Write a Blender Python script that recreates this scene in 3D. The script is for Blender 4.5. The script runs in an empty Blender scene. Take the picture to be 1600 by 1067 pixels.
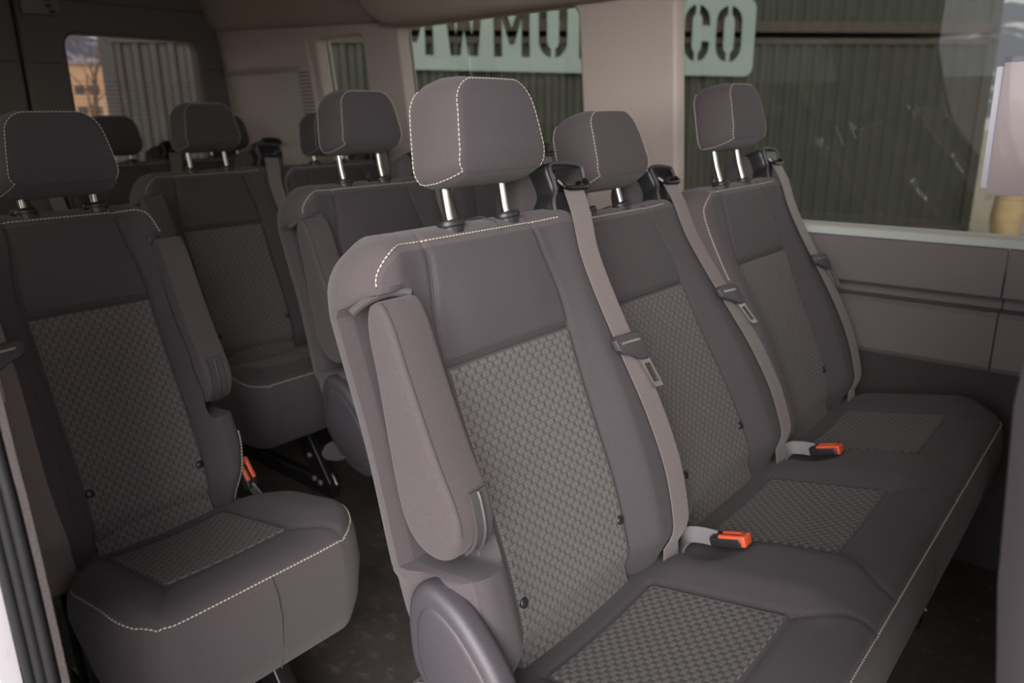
import bpy, math, random
import numpy as np
from mathutils import Matrix, Vector
R_ = math.radians
random.seed(7)
SC = bpy.context.scene
COL = SC.collection

# ------------------------------------------------------------------ camera
CAM = (0.9433, -0.7746, 1.1372)
YAW, PIT, ROL = 2.27975, -0.28597, -0.01383
fw = Vector((math.cos(PIT)*math.cos(YAW), math.cos(PIT)*math.sin(YAW), math.sin(PIT)))
rt = fw.cross(Vector((0, 0, 1))).normalized()
up = rt.cross(fw)
r2 = rt*math.cos(ROL)+up*math.sin(ROL)
u2 = up*math.cos(ROL)-rt*math.sin(ROL)
cd = bpy.data.cameras.new('camera')
cd.sensor_width = 36.0
cd.lens = 36.0*1185.73/1600
cd.clip_start = 0.02
cd.clip_end = 3000
cd.dof.use_dof = True
cd.dof.focus_distance = 1.06
cd.dof.aperture_fstop = 4.5
co = bpy.data.objects.new('camera', cd)
COL.objects.link(co)
co.matrix_world = Matrix(((r2.x, u2.x, -fw.x, CAM[0]), (r2.y, u2.y, -fw.y, CAM[1]), (r2.z, u2.z, -fw.z, CAM[2]), (0, 0, 0, 1)))
SC.camera = co

# ------------------------------------------------------------------ sky and exposure
SC.view_settings.view_transform = 'Standard'
SC.view_settings.look = 'None'
SC.view_settings.gamma = 1
SC.view_settings.use_curve_mapping = False
SC.view_settings.exposure = 1.7
W = bpy.data.worlds.new('sky')
SC.world = W
W.use_nodes = True
wn, wl = W.node_tree.nodes, W.node_tree.links
wn.clear()
wo = wn.new('ShaderNodeOutputWorld')
wb = wn.new('ShaderNodeBackground')
wc = wn.new('ShaderNodeTexCoord')
wz = wn.new('ShaderNodeTexNoise')
wz.inputs['Scale'].default_value = 3.2
wz.inputs['Detail'].default_value = 6
wr = wn.new('ShaderNodeValToRGB')
wr.color_ramp.elements[0].position = 0.36
wr.color_ramp.elements[0].color = (0.52, 0.52, 0.60, 1)
wr.color_ramp.elements[1].position = 0.66
wr.color_ramp.elements[1].color = (0.98, 0.94, 0.95, 1)
wl.new(wc.outputs['Generated'], wz.inputs['Vector'])
wl.new(wz.outputs['Fac'], wr.inputs['Fac'])
wl.new(wr.outputs['Color'], wb.inputs['Color'])
wb.inputs['Strength'].default_value = 1.1
wl.new(wb.outputs['Background'], wo.inputs['Surface'])
sd = bpy.data.lights.new('sun', 'SUN')       # bright veiled patch of the overcast, on the open-door side
sd.energy = 1.9
sd.angle = R_(50)
sd.color = (1.0, 0.955, 0.94)
so = bpy.data.objects.new('sun', sd)
COL.objects.link(so)
so.rotation_euler = Vector((-0.54, 0.77, -0.34)).to_track_quat('-Z', 'Y').to_euler()


# ------------------------------------------------------------------ materials
def mat(name, col, rough=0.6, metal=0.0, spec=0.5, sheen=0.0, noise=None, bump=None, coat=0.0, noise2=None):
    """noise=(scale, amount) tints the colour; bump=(scale, strength)"""
    m = bpy.data.materials.new(name)
    m.use_nodes = True
    n, l = m.node_tree.nodes, m.node_tree.links
    b = n['Principled BSDF']
    b.inputs['Base Color'].default_value = (*col, 1)
    b.inputs['Roughness'].default_value = rough
    b.inputs['Metallic'].default_value = metal
    b.inputs['Specular IOR Level'].default_value = spec
    b.inputs['Sheen Weight'].default_value = sheen
    b.inputs['Sheen Roughness'].default_value = 0.5
    b.inputs['Coat Weight'].default_value = coat
    tc = n.new('ShaderNodeTexCoord')
    if noise:
        t = n.new('ShaderNodeTexNoise')
        t.inputs['Scale'].default_value = noise[0]
        t.inputs['Detail'].default_value = 3
        l.new(tc.outputs['Object'], t.inputs['Vector'])
        mx = n.new('ShaderNodeMix')
        mx.data_type = 'RGBA'
        a = noise[1]
        mx.inputs[6].default_value = (*[c*(1-a) for c in col], 1)
        mx.inputs[7].default_value = (*[min(1, c*(1+a)) for c in col], 1)
        l.new(t.outputs['Fac'], mx.inputs[0])
        out = mx.outputs[2]
        if noise2:
            t2 = n.new('ShaderNodeTexNoise')
            t2.inputs['Scale'].default_value = noise2[0]
            t2.inputs['Detail'].default_value = 5
            t2.inputs['Roughness'].default_value = 0.7
            l.new(tc.outputs['Object'], t2.inputs['Vector'])
            rp = n.new('ShaderNodeMapRange')
            rp.inputs['From Min'].default_value = noise2[2]
            rp.inputs['From Max'].default_value = noise2[3]
            l.new(t2.outputs['Fac'], rp.inputs['Value'])
            m2 = n.new('ShaderNodeMix')
            m2.data_type = 'RGBA'
            l.new(rp.outputs['Result'], m2.inputs[0])
            l.new(out, m2.inputs[6])
            m2.inputs[7].default_value = (*noise2[1], 1)
            out = m2.outputs[2]
        l.new(out, b.inputs['Base Color'])
    if bump:
        t = n.new('ShaderNodeTexNoise')
        t.inputs['Scale'].default_value = bump[0]
        t.inputs['Detail'].default_value = 2
        l.new(tc.outputs['Object'], t.inputs['Vector'])
        bp = n.new('ShaderNodeBump')
        bp.inputs['Strength'].default_value = bump[1]
        bp.inputs['Distance'].default_value = 0.002
        l.new(t.outputs['Fac'], bp.inputs['Height'])
        l.new(bp.outputs['Normal'], b.inputs['Normal'])
    return m


def weave(name, pu, pv, dark, light, edge, wide=0.33, tall=0.36, bstr=0.6, ticks=0.0):
    """woven upholstery: staggered raised blocks with paler rims, in UV metres"""
    m = bpy.data.materials.new(name)
    m.use_nodes = True
    n, l = m.node_tree.nodes, m.node_tree.links
    b = n['Principled BSDF']
    b.inputs['Roughness'].default_value = 0.9
    b.inputs['Specular IOR Level'].default_value = 0.2
    b.inputs['Sheen Weight'].default_value = 0.1
    uv = n.new('ShaderNodeUVMap')
    uv.uv_map = 'UVMap'
    sp = n.new('ShaderNodeSeparateXYZ')
    l.new(uv.outputs['UV'], sp.inputs[0])

    def M(op, a, c=None, d=None):
        q = n.new('ShaderNodeMath')
        q.operation = op
        for i, x in enumerate((a, c, d)):
            if x is None:
                continue
            if isinstance(x, (int, float)):
                q.inputs[i].default_value = x
            else:
                l.new(x, q.inputs[i])
        return q.outputs[0]

    def SS(x, lo, hi):
        q = n.new('ShaderNodeMapRange')
        q.interpolation_type = 'SMOOTHSTEP'
        q.inputs['From Min'].default_value = lo
        q.inputs['From Max'].default_value = hi
        l.new(x, q.inputs['Value'])
        return q.outputs[0]
    V = M('DIVIDE', sp.outputs[1], pv)
    row = M('FLOOR', V)
    off = M('MULTIPLY', M('MODULO', M('ABSOLUTE', row), 2.0), 0.5)
    U = M('ADD', M('DIVIDE', sp.outputs[0], pu), off)
    fx = M('ABSOLUTE', M('SUBTRACT', M('FRACT', M('ADD', U, 100.0)), 0.5))
    fy = M('ABSOLUTE', M('SUBTRACT', M('FRACT', M('ADD', V, 100.0)), 0.5))
    # distance to block edge in metres (negative inside)
    dx = M('MULTIPLY', M('SUBTRACT', fx, wide), pu)
    dy = M('MULTIPLY', M('SUBTRACT', fy, tall), pv)
    dd = M('SMOOTH_MAX', dx, dy, 0.0012)
    inside = M('SUBTRACT', 1.0, SS(dd, -0.0006, 0.0006))
    ring = M('SUBTRACT', 1.0, SS(M('ABSOLUTE', M('ADD', dd, 0.0004)), 0.0002, 0.0010))
    tx = M('ABSOLUTE', M('SUBTRACT', M('FRACT', M('ADD', U, 100.0)), 0.92))
    tick = M('MULTIPLY', M('SUBTRACT', 1.0, SS(tx, 0.035, 0.07)), M('SUBTRACT', 1.0, SS(fy, 0.26, 0.36)))
    tc = n.new('ShaderNodeTexCoord')
    nz = n.new('ShaderNodeTexNoise')
    nz.inputs['Scale'].default_value = 900
    l.new(tc.outputs['Object'], nz.inputs['Vector'])
    m1 = n.new('ShaderNodeMix')
    m1.data_type = 'RGBA'
    m1.inputs[6].default_value = (*dark, 1)
    m1.inputs[7].default_value = (*light, 1)
    l.new(inside, m1.inputs[0])
    m2 = n.new('ShaderNodeMix')
    m2.data_type = 'RGBA'
    l.new(M('MULTIPLY', ring, 0.5), m2.inputs[0])
    l.new(m1.outputs[2], m2.inputs[6])
    m2.inputs[7].default_value = (*edge, 1)
    m5 = n.new('ShaderNodeMix')
    m5.data_type = 'RGBA'
    l.new(M('MULTIPLY', tick, ticks), m5.inputs[0])
    l.new(m2.outputs[2], m5.inputs[6])
    m5.inputs[7].default_value = (0.030, 0.027, 0.027, 1)
    m3 = n.new('ShaderNodeMix')
    m3.data_type = 'RGBA'
    m3.blend_type = 'MULTIPLY'
    m3.inputs[0].default_value = 0.5
    l.new(m5.outputs[2], m3.inputs[6])
    l.new(nz.outputs['Fac'], m3.inputs[7])
    m4 = n.new('ShaderNodeMix')
    m4.data_type = 'RGBA'
    m4.blend_type = 'MULTIPLY'
    m4.inputs[0].default_value = 1
    l.new(m3.outputs[2], m4.inputs[6])
    m4.inputs[7].default_value = (1.33, 1.33, 1.33, 1)
    l.new(m4.outputs[2], b.inputs['Base Color'])
    bp = n.new('ShaderNodeBump')
    bp.inputs['Strength'].default_value = bstr
    bp.inputs['Distance'].default_value = 0.0012
    l.new(inside, bp.inputs['Height'])
    l.new(bp.outputs['Normal'], b.inputs['Normal'])
    return m


def thread_mat():
    """pale stitching thread: dashes along the UV length, dark cloth between"""
    m = mat('thread', (0.62, 0.56, 0.47), 0.8)
    n, l = m.node_tree.nodes, m.node_tree.links
    uv = n.new('ShaderNodeUVMap')
    uv.uv_map = 'UVMap'
    sp = n.new('ShaderNodeSeparateXYZ')
    l.new(uv.outputs['UV'], sp.inputs[0])
    a = n.new('ShaderNodeMath')
    a.operation = 'DIVIDE'
    a.inputs[1].default_value = 0.0062
    l.new(sp.outputs[0], a.inputs[0])
    f = n.new('ShaderNodeMath')
    f.operation = 'FRACT'
    l.new(a.outputs[0], f.inputs[0])
    g = n.new('ShaderNodeMath')
    g.operation = 'GREATER_THAN'
    g.inputs[1].default_value = 0.3
    l.new(f.outputs[0], g.inputs[0])
    mx = n.new('ShaderNodeMix')
    mx.data_type = 'RGBA'
    mx.inputs[6].default_value = (0.06, 0.05, 0.052, 1)
    mx.inputs[7].default_value = (0.46, 0.41, 0.345, 1)
    l.new(g.outputs[0], mx.inputs[0])
    l.new(mx.outputs[2], n['Principled BSDF'].inputs['Base Color'])
    return m


def glass_mat(name, tint, refl=1.0):
    m = bpy.data.materials.new(name)
    m.use_nodes = True
    n, l = m.node_tree.nodes, m.node_tree.links
    n.clear()
    o = n.new('ShaderNodeOutputMaterial')
    t = n.new('ShaderNodeBsdfTransparent')
    t.inputs['Color'].default_value = (*tint, 1)
    g = n.new('ShaderNodeBsdfGlossy')
    g.inputs['Roughness'].default_value = 0.0
    f = n.new('ShaderNodeFresnel')
    f.inputs['IOR'].default_value = 1.5
    mu = n.new('ShaderNodeMath')
    mu.operation = 'MULTIPLY'
    mu.inputs[1].default_value = refl
    l.new(f.outputs[0], mu.inputs[0])
    ge = n.new('ShaderNodeNewGeometry')
    iv = n.new('ShaderNodeMath')
    iv.operation = 'SUBTRACT'
    iv.inputs[0].default_value = 1.0
    l.new(ge.outputs['Backfacing'], iv.inputs[1])
    m3 = n.new('ShaderNodeMath')
    m3.operation = 'MULTIPLY'
    l.new(mu.outputs[0], m3.inputs[0])
    l.new(iv.outputs[0], m3.inputs[1])
    x = n.new('ShaderNodeMixShader')
    l.new(m3.outputs[0], x.inputs[0])
    l.new(t.outputs[0], x.inputs[1])
    l.new(g.outputs[0], x.inputs[2])
    l.new(x.outputs[0], o.inputs['Surface'])
    return m


def belt_mat():
    m = mat('belt_webbing', (0.150, 0.127, 0.119), 0.75, sheen=0.2)
    n, l = m.node_tree.nodes, m.node_tree.links
    uv = n.new('ShaderNodeUVMap')
    uv.uv_map = 'UVMap'
    w = n.new('ShaderNodeTexWave')
    w.wave_type = 'BANDS'
    w.bands_direction = 'X'
    w.inputs['Scale'].default_value = 75
    w.inputs['Distortion'].default_value = 1.0
    l.new(uv.outputs['UV'], w.inputs['Vector'])
    bp = n.new('ShaderNodeBump')
    bp.inputs['Strength'].default_value = 0.5
    bp.inputs['Distance'].default_value = 0.001
    l.new(w.outputs['Fac'], bp.inputs['Height'])
    l.new(bp.outputs['Normal'], n['Principled BSDF'].inputs['Normal'])
    return m


FAB = (0.078, 0.066, 0.069)
M_FAB = mat('charcoal_cloth', FAB, 0.92, spec=0.15, sheen=0.12, noise=(700, 0.35), bump=(1200, 0.35))
M_DARKSEAT = mat('dark_plum_cloth', (0.047, 0.038, 0.043), 0.92, spec=0.15, sheen=0.08, noise=(700, 0.3), bump=(1200, 0.3))
M_SHO = mat('plain_dark_cloth', (0.063, 0.0555, 0.0585), 0.92, spec=0.15, sheen=0.08, noise=(700, 0.3), bump=(1200, 0.3))
M_WEAVE = weave('woven_cloth', 0.0185, 0.0090, (0.086, 0.078, 0.076), (0.106, 0.097, 0.094), (0.170, 0.154, 0.147), 0.32, 0.33, 0.5, 0.75)
M_CHECK = weave('checked_cloth', 0.0185, 0.0082, (0.056, 0.051, 0.050), (0.110, 0.101, 0.098), (0.14, 0.127, 0.122), 0.31, 0.42)
M_THREAD = thread_mat()
M_SEAM = mat('seam_shadow_cord', (0.05, 0.045, 0.046), 0.9)
M_BLK = mat('black_plastic', (0.018, 0.018, 0.02), 0.38, noise=(60, 0.2))
M_GLOSS = mat('gloss_black_plastic', (0.008, 0.008, 0.009), 0.18)
M_SHELL = mat('grained_dark_plastic', (0.060, 0.053, 0.060), 0.42, noise=(300, 0.15), bump=(900, 0.25))
M_CHROME = mat('chrome', (0.50, 0.48, 0.45), 0.28, 1.0, noise=(40, 0.08))
M_BELT = belt_mat()
M_STALK = mat('grey_plastic', (0.15, 0.138, 0.142), 0.5, noise=(80, 0.1))
M_RED = mat('orange_red_plastic', (0.66, 0.10, 0.04), 0.35, noise=(90, 0.08))
M_FRAME = mat('black_painted_steel', (0.014, 0.012, 0.012), 0.3, spec=0.6, noise=(40, 0.3))
M_RAILEDGE = mat('worn_steel_edge', (0.42, 0.38, 0.33), 0.35, 0.7, noise=(60, 0.3))
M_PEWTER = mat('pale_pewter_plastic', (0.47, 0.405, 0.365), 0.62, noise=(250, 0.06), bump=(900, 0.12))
M_PANEL = mat('grey_trim_plastic', (0.135, 0.113, 0.115), 0.6, noise=(300, 0.1), bump=(700, 0.25))
M_CARPET = mat('dark_wall_carpet', (0.055, 0.047, 0.047), 0.95, spec=0.1, noise=(500, 0.4), bump=(500, 0.6))
M_HEAD = mat('headliner_cloth', (0.40, 0.335, 0.30), 0.9, spec=0.1, noise=(500, 0.08))
M_DOORTRIM = mat('shaded_pewter_plastic', (0.115, 0.10, 0.087), 0.65, noise=(250, 0.06))  # pewter with the shade on the rear doors put into its colour
M_FLOOR = mat('worn_vinyl_floor', (0.062, 0.052, 0.048), 0.6, noise=(8, 0.5), noise2=(26, (0.20, 0.15, 0.12), 0.54, 0.80), bump=(220, 0.3))
M_SILL = mat('pale_green_grey_strip', (0.42, 0.47, 0.44), 0.5, noise=(60, 0.05))
M_RUB = mat('black_rubber', (0.010, 0.010, 0.011), 0.6, spec=0.25, noise=(90, 0.25))
M_WHITE = mat('white_body_paint', (0.72, 0.70, 0.74), 0.25, coat=0.5, noise=(6, 0.05), noise2=(20, (0.50, 0.47, 0.46), 0.60, 0.85))
M_GLASS = glass_mat('tinted_side_glass', (0.42, 0.432, 0.395), 0.75)
M_GLASSR = glass_mat('tinted_rear_glass', (0.46, 0.44, 0.43), 1.0)
M_SLEEVE = glass_mat('clear_plastic', (0.95, 0.94, 0.95), 1.0)
M_PAPER = mat('printed_paper', (0.60, 0.55, 0.53), 0.45, noise=(7, 0.12), coat=0.4)
M_CONT = mat('dark_green_grey_container_paint', (0.048, 0.049, 0.042), 0.55, noise=(3, 0.3), noise2=(14, (0.075, 0.070, 0.056), 0.55, 0.85))
M_CONT2 = mat('rusted_container_edge', (0.070, 0.055, 0.046), 0.6, noise=(8, 0.4), noise2=(4, (0.13, 0.065, 0.05), 0.55, 0.75))
M_SIGN = mat('pale_aqua_sign_paint', (0.31, 0.375, 0.37), 0.5, noise=(4, 0.05))
M_GRAVEL = mat('tan_gravel', (0.36, 0.31, 0.25), 0.95, noise=(30, 0.35), bump=(60, 0.5))
M_TAN = mat('tan_rendered_wall', (0.60, 0.40, 0.24), 0.9, noise=(0.6, 0.12))
M_DARKW = mat('dark_window_pane', (0.10, 0.085, 0.075), 0.3, noise=(2, 0.3))
M_BARK = mat('grey_brown_bark', (0.15, 0.105, 0.075), 0.9, noise=(20, 0.3))
M_ROCKY = mat('blue_grey_slope', (0.115, 0.125, 0.165), 0.95, noise=(0.02, 0.4), noise2=(0.045, (0.75, 0.75, 0.80), 0.56, 0.66))
M_BOULD = mat('tan_rock', (0.52, 0.37, 0.22), 0.9, noise=(5, 0.35))
M_BOULD2 = mat('grey_concrete', (0.33, 0.29, 0.28), 0.85, noise=(5, 0.15))


# ------------------------------------------------------------------ mesh tools
class MB:
    """collects shapes of one part"""
    def __init__(s):
        s.v, s.f, s.m, s.uv, s.mats = [], [], [], {}, []

    def mi(s, m):
        if m not in s.mats:
            s.mats.append(m)
        return s.mats.index(m)

    def add(s, verts, faces, m, uvs=None):
        o = len(s.v)
        k = s.mi(m)
        s.v += [tuple(map(float, p)) for p in verts]
        if uvs is not None:
            for i, q in enumerate(uvs):
                s.uv[o+i] = q
        for f in faces:
            s.f.append(tuple(o+i for i in f))
            s.m.append(k)

    def loops(s, loops, m, cap0=True, cap1=True, uvl=None):
        n = len(loops[0])
        vs, fs, uv = [], [], []
        for i, L in enumerate(loops):
            vs += [tuple(p) for p in L]
        for i in range(len(loops)-1):
            for j in range(n):
                k = (j+1) % n
                fs.append((i*n+j, i*n+k, (i+1)*n+k, (i+1)*n+j))
        if cap0:
            fs.append(tuple(reversed(range(n))))
        if cap1:
            fs.append(tuple((len(loops)-1)*n+j for j in range(n)))
        s.add(vs, fs, m, uvl)

    def prism(s, pts, F, n0, n1, bev, m):
        """outline pts (a,b) through frame F(a,b,n) between n0 and n1, both rims rounded"""
        P = np.array(pts, float)
        nx = np.roll(P, -1, 0)-np.roll(P, 1, 0)
        N = np.stack([nx[:, 1], -nx[:, 0]], 1)
        N /= np.linalg.norm(N, axis=1)[:, None]+1e-9
        area = 0.5*np.sum(P[:, 0]*np.roll(P[:, 1], -1)-np.roll(P[:, 0], -1)*P[:, 1])
        if area < 0:
            N = -N
        sg = 1 if n1 > n0 else -1
        L = []
        for t in (0, 30, 60, 90):
            L.append((-bev*(1-math.sin(R_(t))), n0+sg*bev*(1-math.cos(R_(t)))))
        for t in (90, 60, 30, 0):
            L.append((-bev*(1-math.sin(R_(t))), n1-sg*bev*(1-math.cos(R_(t)))))
        s.loops([[F(a, b, n) for a, b in P+N*o] for o, n in L], m)

    def tube(s, pts, rad, m, seg=8, cap=True, closed=False):
        pts = [Vector(p) for p in pts]
        n = len(pts)
        L, uv = [], []
        acc = 0
        nr = None
        for i, p in enumerate(pts):
            a = pts[i-1] if (i > 0 or closed) else pts[i]
            b = pts[(i+1) % n] if (i < n-1 or closed) else pts[i]
            t = (b-a).normalized()
            if nr is None:
                nr = t.orthogonal().normalized()
            nr = (nr-t*nr.dot(t)).normalized()
            bi = t.cross(nr)
            if i:
                acc += (p-pts[i-1]).length
            r = rad[i] if isinstance(rad, (list, tuple)) else rad
            L.append([p+nr*(r*math.cos(2*math.pi*j/seg))+bi*(r*math.sin(2*math.pi*j/seg)) for j in range(seg)])
            uv += [(acc, 0)]*seg
        if closed:
            L.append(L[0])
            uv += [(acc+(pts[0]-pts[-1]).length, 0)]*seg
        s.loops(L, m, cap and not closed, cap and not closed, uv)

    def ribbon(s, pts, across, w, th, m):
        """strap with width w along the given vectors"""
        pts = [Vector(p) for p in pts]
        L, uv, acc = [], [], 0
        n = len(pts)
        for i, p in enumerate(pts):
            t = (pts[min(i+1, n-1)]-pts[max(i-1, 0)]).normalized()
            a = Vector(across if not isinstance(across, list) else across[i])
            a = (a-t*a.dot(t)).normalized()
            q = t.cross(a)
            if i:
                acc += (p-pts[i-1]).length
            L.append([p+a*(w/2)+q*(th/2), p-a*(w/2)+q*(th/2), p-a*(w/2)-q*(th/2), p+a*(w/2)-q*(th/2)])
            uv += [(acc, 0), (acc, w), (acc, w), (acc, 0)]
        s.loops(L, m, True, True, uv)

    def box(s, lo, hi, m, bev=0.0):
        x0, y0, z0 = lo
        x1, y1, z1 = hi
        if bev <= 0:
            s.add([(x0, y0, z0), (x1, y0, z0), (x1, y1, z0), (x0, y1, z0), (x0, y0, z1), (x1, y0, z1), (x1, y1, z1), (x0, y1, z1)],
                  [(0, 3, 2, 1), (4, 5, 6, 7), (0, 1, 5, 4), (1, 2, 6, 5), (2, 3, 7, 6), (3, 0, 4, 7)], m)
        else:
            s.prism(rrect(x0, y0, x1, y1, bev), lambda a, b, n: (a, b, n), z0, z1, bev, m)

    def build(s, name, parent=None, loc=None, smooth=True, sharp=None):
        me = bpy.data.meshes.new(name)
        me.from_pydata(s.v, [], s.f)
        for m in s.mats:
            me.materials.append(m)
        me.polygons.foreach_set('material_index', s.m)
        if s.uv:
            ul = me.uv_layers.new(name='UVMap')
            li = np.empty(len(me.loops), int)
            me.loops.foreach_get('vertex_index', li)
            ul.data.foreach_set('uv', np.array([s.uv.get(int(i), (0, 0)) for i in li], float).ravel())
        import bmesh
        bm = bmesh.new()
        bm.from_mesh(me)
        bmesh.ops.recalc_face_normals(bm, faces=bm.faces)
        bm.to_mesh(me)
        bm.free()
        if smooth:
            me.polygons.foreach_set('use_smooth', [True]*len(me.polygons))
            me.set_sharp_from_angle(angle=R_(sharp or 40))
        o = bpy.data.objects.new(name, me)
        COL.objects.link(o)
        if parent:
            o.parent = parent
        if loc:
            o.location = loc
        return o


def rrect(x0, y0, x1, y1, r, n=5):
    P = []
    for cx, cy, a0 in ((x1-r, y1-r, 0), (x0+r, y1-r, 90), (x0+r, y0+r, 180), (x1-r, y0+r, 270)):
        for k in range(n+1):
            a = R_(a0+90*k/n)
            P.append((cx+r*math.cos(a), cy+r*math.sin(a)))
    return P


def spline(pts, per=8, closed=False):
    P = [np.array(p, float) for p in pts]
    n = len(P)
    out = []
    rng = range(n) if closed else range(n-1)
    for i in rng:
        p0 = P[(i-1) % n] if (closed or i > 0) else 2*P[0]-P[1]
        p1, p2 = P[i], P[(i+1) % n]
        p3 = P[(i+2) % n] if (closed or i+2 < n) else 2*P[-1]-P[-2]
        for k in range(per):
            t = k/per
            out.append(0.5*((2*p1)+(-p0+p2)*t+(2*p0-5*p1+4*p2-p3)*t*t+(-p0+3*p1-3*p2+p3)*t**3))
    if not closed:
        out.append(P[-1])
    return [tuple(q) for q in out]


def pad(mb, v, yl, yr, ny, h, F, wall, D, m, mface=None, absz=False):
    """upholstered pad: height field h over an outline, a bulging wall round it, a back cap"""
    v = np.asarray(v)
    nv = len(v)
    t = np.linspace(0, 1, ny)
    Lf, Rt = yl(v), yr(v)
    Y = Lf[:, None]+(Rt-Lf)[:, None]*t[None, :]
    V = np.repeat(v[:, None], ny, 1)
    Hh = h(Y, V)
    vs = [F(a, b, c) for a, b, c in zip(Y.ravel(), V.ravel(), Hh.ravel())]
    uv = list(zip(Y.ravel(), V.ravel()))
    fs = [(i*ny+j, i*ny+j+1, (i+1)*ny+j+1, (i+1)*ny+j) for i in range(nv-1) for j in range(ny-1)]
    bi = [i*ny for i in range(nv)]+[(nv-1)*ny+j for j in range(1, ny)]+[i*ny+ny-1 for i in range(nv-2, -1, -1)]+[j for j in range(ny-2, 0, -1)]
    B = np.array([(Y.ravel()[k], V.ravel()[k]) for k in bi])
    HB = np.array([Hh.ravel()[k] for k in bi])
    tg = np.roll(B, -1, 0)-np.roll(B, 1, 0)
    N = np.stack([-tg[:, 1], tg[:, 0]], 1)
    N /= np.linalg.norm(N, axis=1)[:, None]+1e-9
    for _ in range(2):
        N = N+np.roll(N, 1, 0)+np.roll(N, -1, 0)
        N /= np.linalg.norm(N, axis=1)[:, None]+1e-9
    n = len(bi)
    prev = list(bi)
    ks = np.array([0.0]+[k for k, _ in wall])
    outs = np.stack([np.zeros(n)]+[np.asarray(o(N)) if callable(o) else np.full(n, o) for _, o in wall])
    if callable(D):
        D = D(B)
    for k, _ in wall:
        z = HB+(D-HB)*k
        kz = np.maximum(k, np.clip((z+0.02)/(D+0.02), 0, 1)) if absz else np.full(n, k)
        o = np.array([np.interp(kz[j], ks, outs[:, j]) for j in range(n)])
        P = B+N*o[:, None]
        st = len(vs)
        vs += [F(a[0], a[1], c) for a, c in zip(P, z)]
        uv += [(float(a[0]), float(a[1])) for a in P]
        cur = list(range(st, st+n))
        fs += [(prev[j], prev[(j+1) % n], cur[(j+1) % n], cur[j]) for j in range(n)]
        prev = cur
    fs.append(tuple(prev))
    k0 = len(mb.f)
    mb.add(vs, fs, m, uv)
    if mface:
        mb.m[k0:k0+(nv-1)*(ny-1)] = [mb.mi(mface)]*((nv-1)*(ny-1))
    rings = [[vs[k] for k in bi]]+[vs[nv*ny+i*n:nv*ny+(i+1)*n] for i in range(len(wall))]
    return B, N, rings


def sm(x, a, b):
    t = np.clip((x-a)/(b-a), 0, 1)
    return t*t*(3-2*t)


def gau(x, w):
    return np.exp(-(x/w)**2)


def tag(o, label=None, cat=None, group=None, kind=None):
    if label:
        o['label'] = label
    if cat:
        o['category'] = cat
    if group:
        o['group'] = group
    if kind:
        o['kind'] = kind
    return o


def empty(name, loc):
    o = bpy.data.objects.new(name, None)
    o.empty_display_size = 0.1
    COL.objects.link(o)
    o.location = loc
    return o


def link_copy(src, parent, loc=None, rot=None):
    c = src.copy()
    COL.objects.link(c)
    c.parent = parent
    if loc is not None:
        c.location = loc
    if rot is not None:
        c.rotation_euler = rot
    return c


def copy_tree(o, parent=None):
    c = o.copy()
    COL.objects.link(c)
    c.parent = parent
    for ch in [x for x in list(SC.objects) if x.parent == o]:
        copy_tree(ch, c)
    return c


# ------------------------------------------------------------------ seat geometry
FZ = 0.04                                   # cabin floor height
PVX, PVZ = 0.37, 0.45                       # recliner pivot in a seat
BX, BZ = 0.406, 0.4636                      # front foot of the backrest
EX, EZ = -0.3183, 0.9480                    # up along the backrest
NX, NZ = 0.9480, 0.3183                     # out of its front


def backF(side, ys, yo=0.0):
    def F(y, s, n):
        return (BX+EX*s+NX*n-PVX, side*(y*ys+yo), BZ+EZ*s+NZ*n-PVZ)
    return F


S_TOP = 0.545


def b_left(s):
    R = 0.055
    base = -0.200-0.012*sm(s, 0.35, 0.1)+0.03*sm(s, 0.10, -0.03)
    k = np.clip((s-(S_TOP-R))/R, 0, 1)
    return base+R*(1-np.sqrt(1-k*k*0.98))


def b_right(s):
    R = 0.045
    base = 0.224+0.016*sm(s, 0.42, 0.2)-0.028*sm(s, 0.08, -0.03)
    k = np.clip((s-(S_TOP-R))/R, 0, 1)
    return base-R*(1-np.sqrt(1-k*k*0.98))


def seam_y(s):
    return 0.131-0.020*sm(s, 0.42, 0.54)


def back_h(niche):
    def h(y, s):
        a = np.abs(y)
        amp = 0.010+0.026*sm(s, 0.50, 0.22)-0.010*sm(s, 0.05, -0.03)
        L, Rr = b_left(s), b_right(s)
        z = amp*sm(a, 0.126, 0.178)
        z = z-0.010*np.cos(np.clip(y/0.13, -1, 1)*math.pi/2)*sm(s, 0.46, 0.30)+0.012*gau(s-0.13, 0.13)
        z = z+0.010*sm(s, 0.47, 0.39)*0+0.006*gau(s-0.46, 0.06)*sm(a, 0.13, 0.06)
        z = z-0.0055*gau(a-seam_y(s), 0.0045)
        z = z-0.006*gau(s-0.391, 0.005)*sm(a, 0.134, 0.126)
        r = 0.022
        e1 = np.minimum(y-L, Rr-y)
        q = np.clip((r-e1)/r, 0, 1)
        q2 = np.clip((0.010-(S_TOP-s))/0.010, 0, 1)
        z = z-r*0.75*(1-np.sqrt(1-0.97*q*q))*sm(s, S_TOP, S_TOP-0.03)-0.004*(1-np.sqrt(1-0.97*q2*q2))
        z = z-0.012*gau(s-S_TOP, 0.012)*0-0.035*sm(s, 0.035, -0.04)
        if niche:
            k = sm(-y, 0.160, 0.170)*sm(s, 0.140, 0.165)*sm(s, 0.502, 0.490)
            z = z*(1-k)+k*(-0.070)
            z = z+0.006*gau(np.hypot((s-0.499)/1.0, 0), 0.006)*sm(-y, 0.158, 0.168)
        return z
    return h


def front_n(y, s, niche=False):
    return float(back_h(niche)(np.array([y]), np.array([s]))[0])


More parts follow.
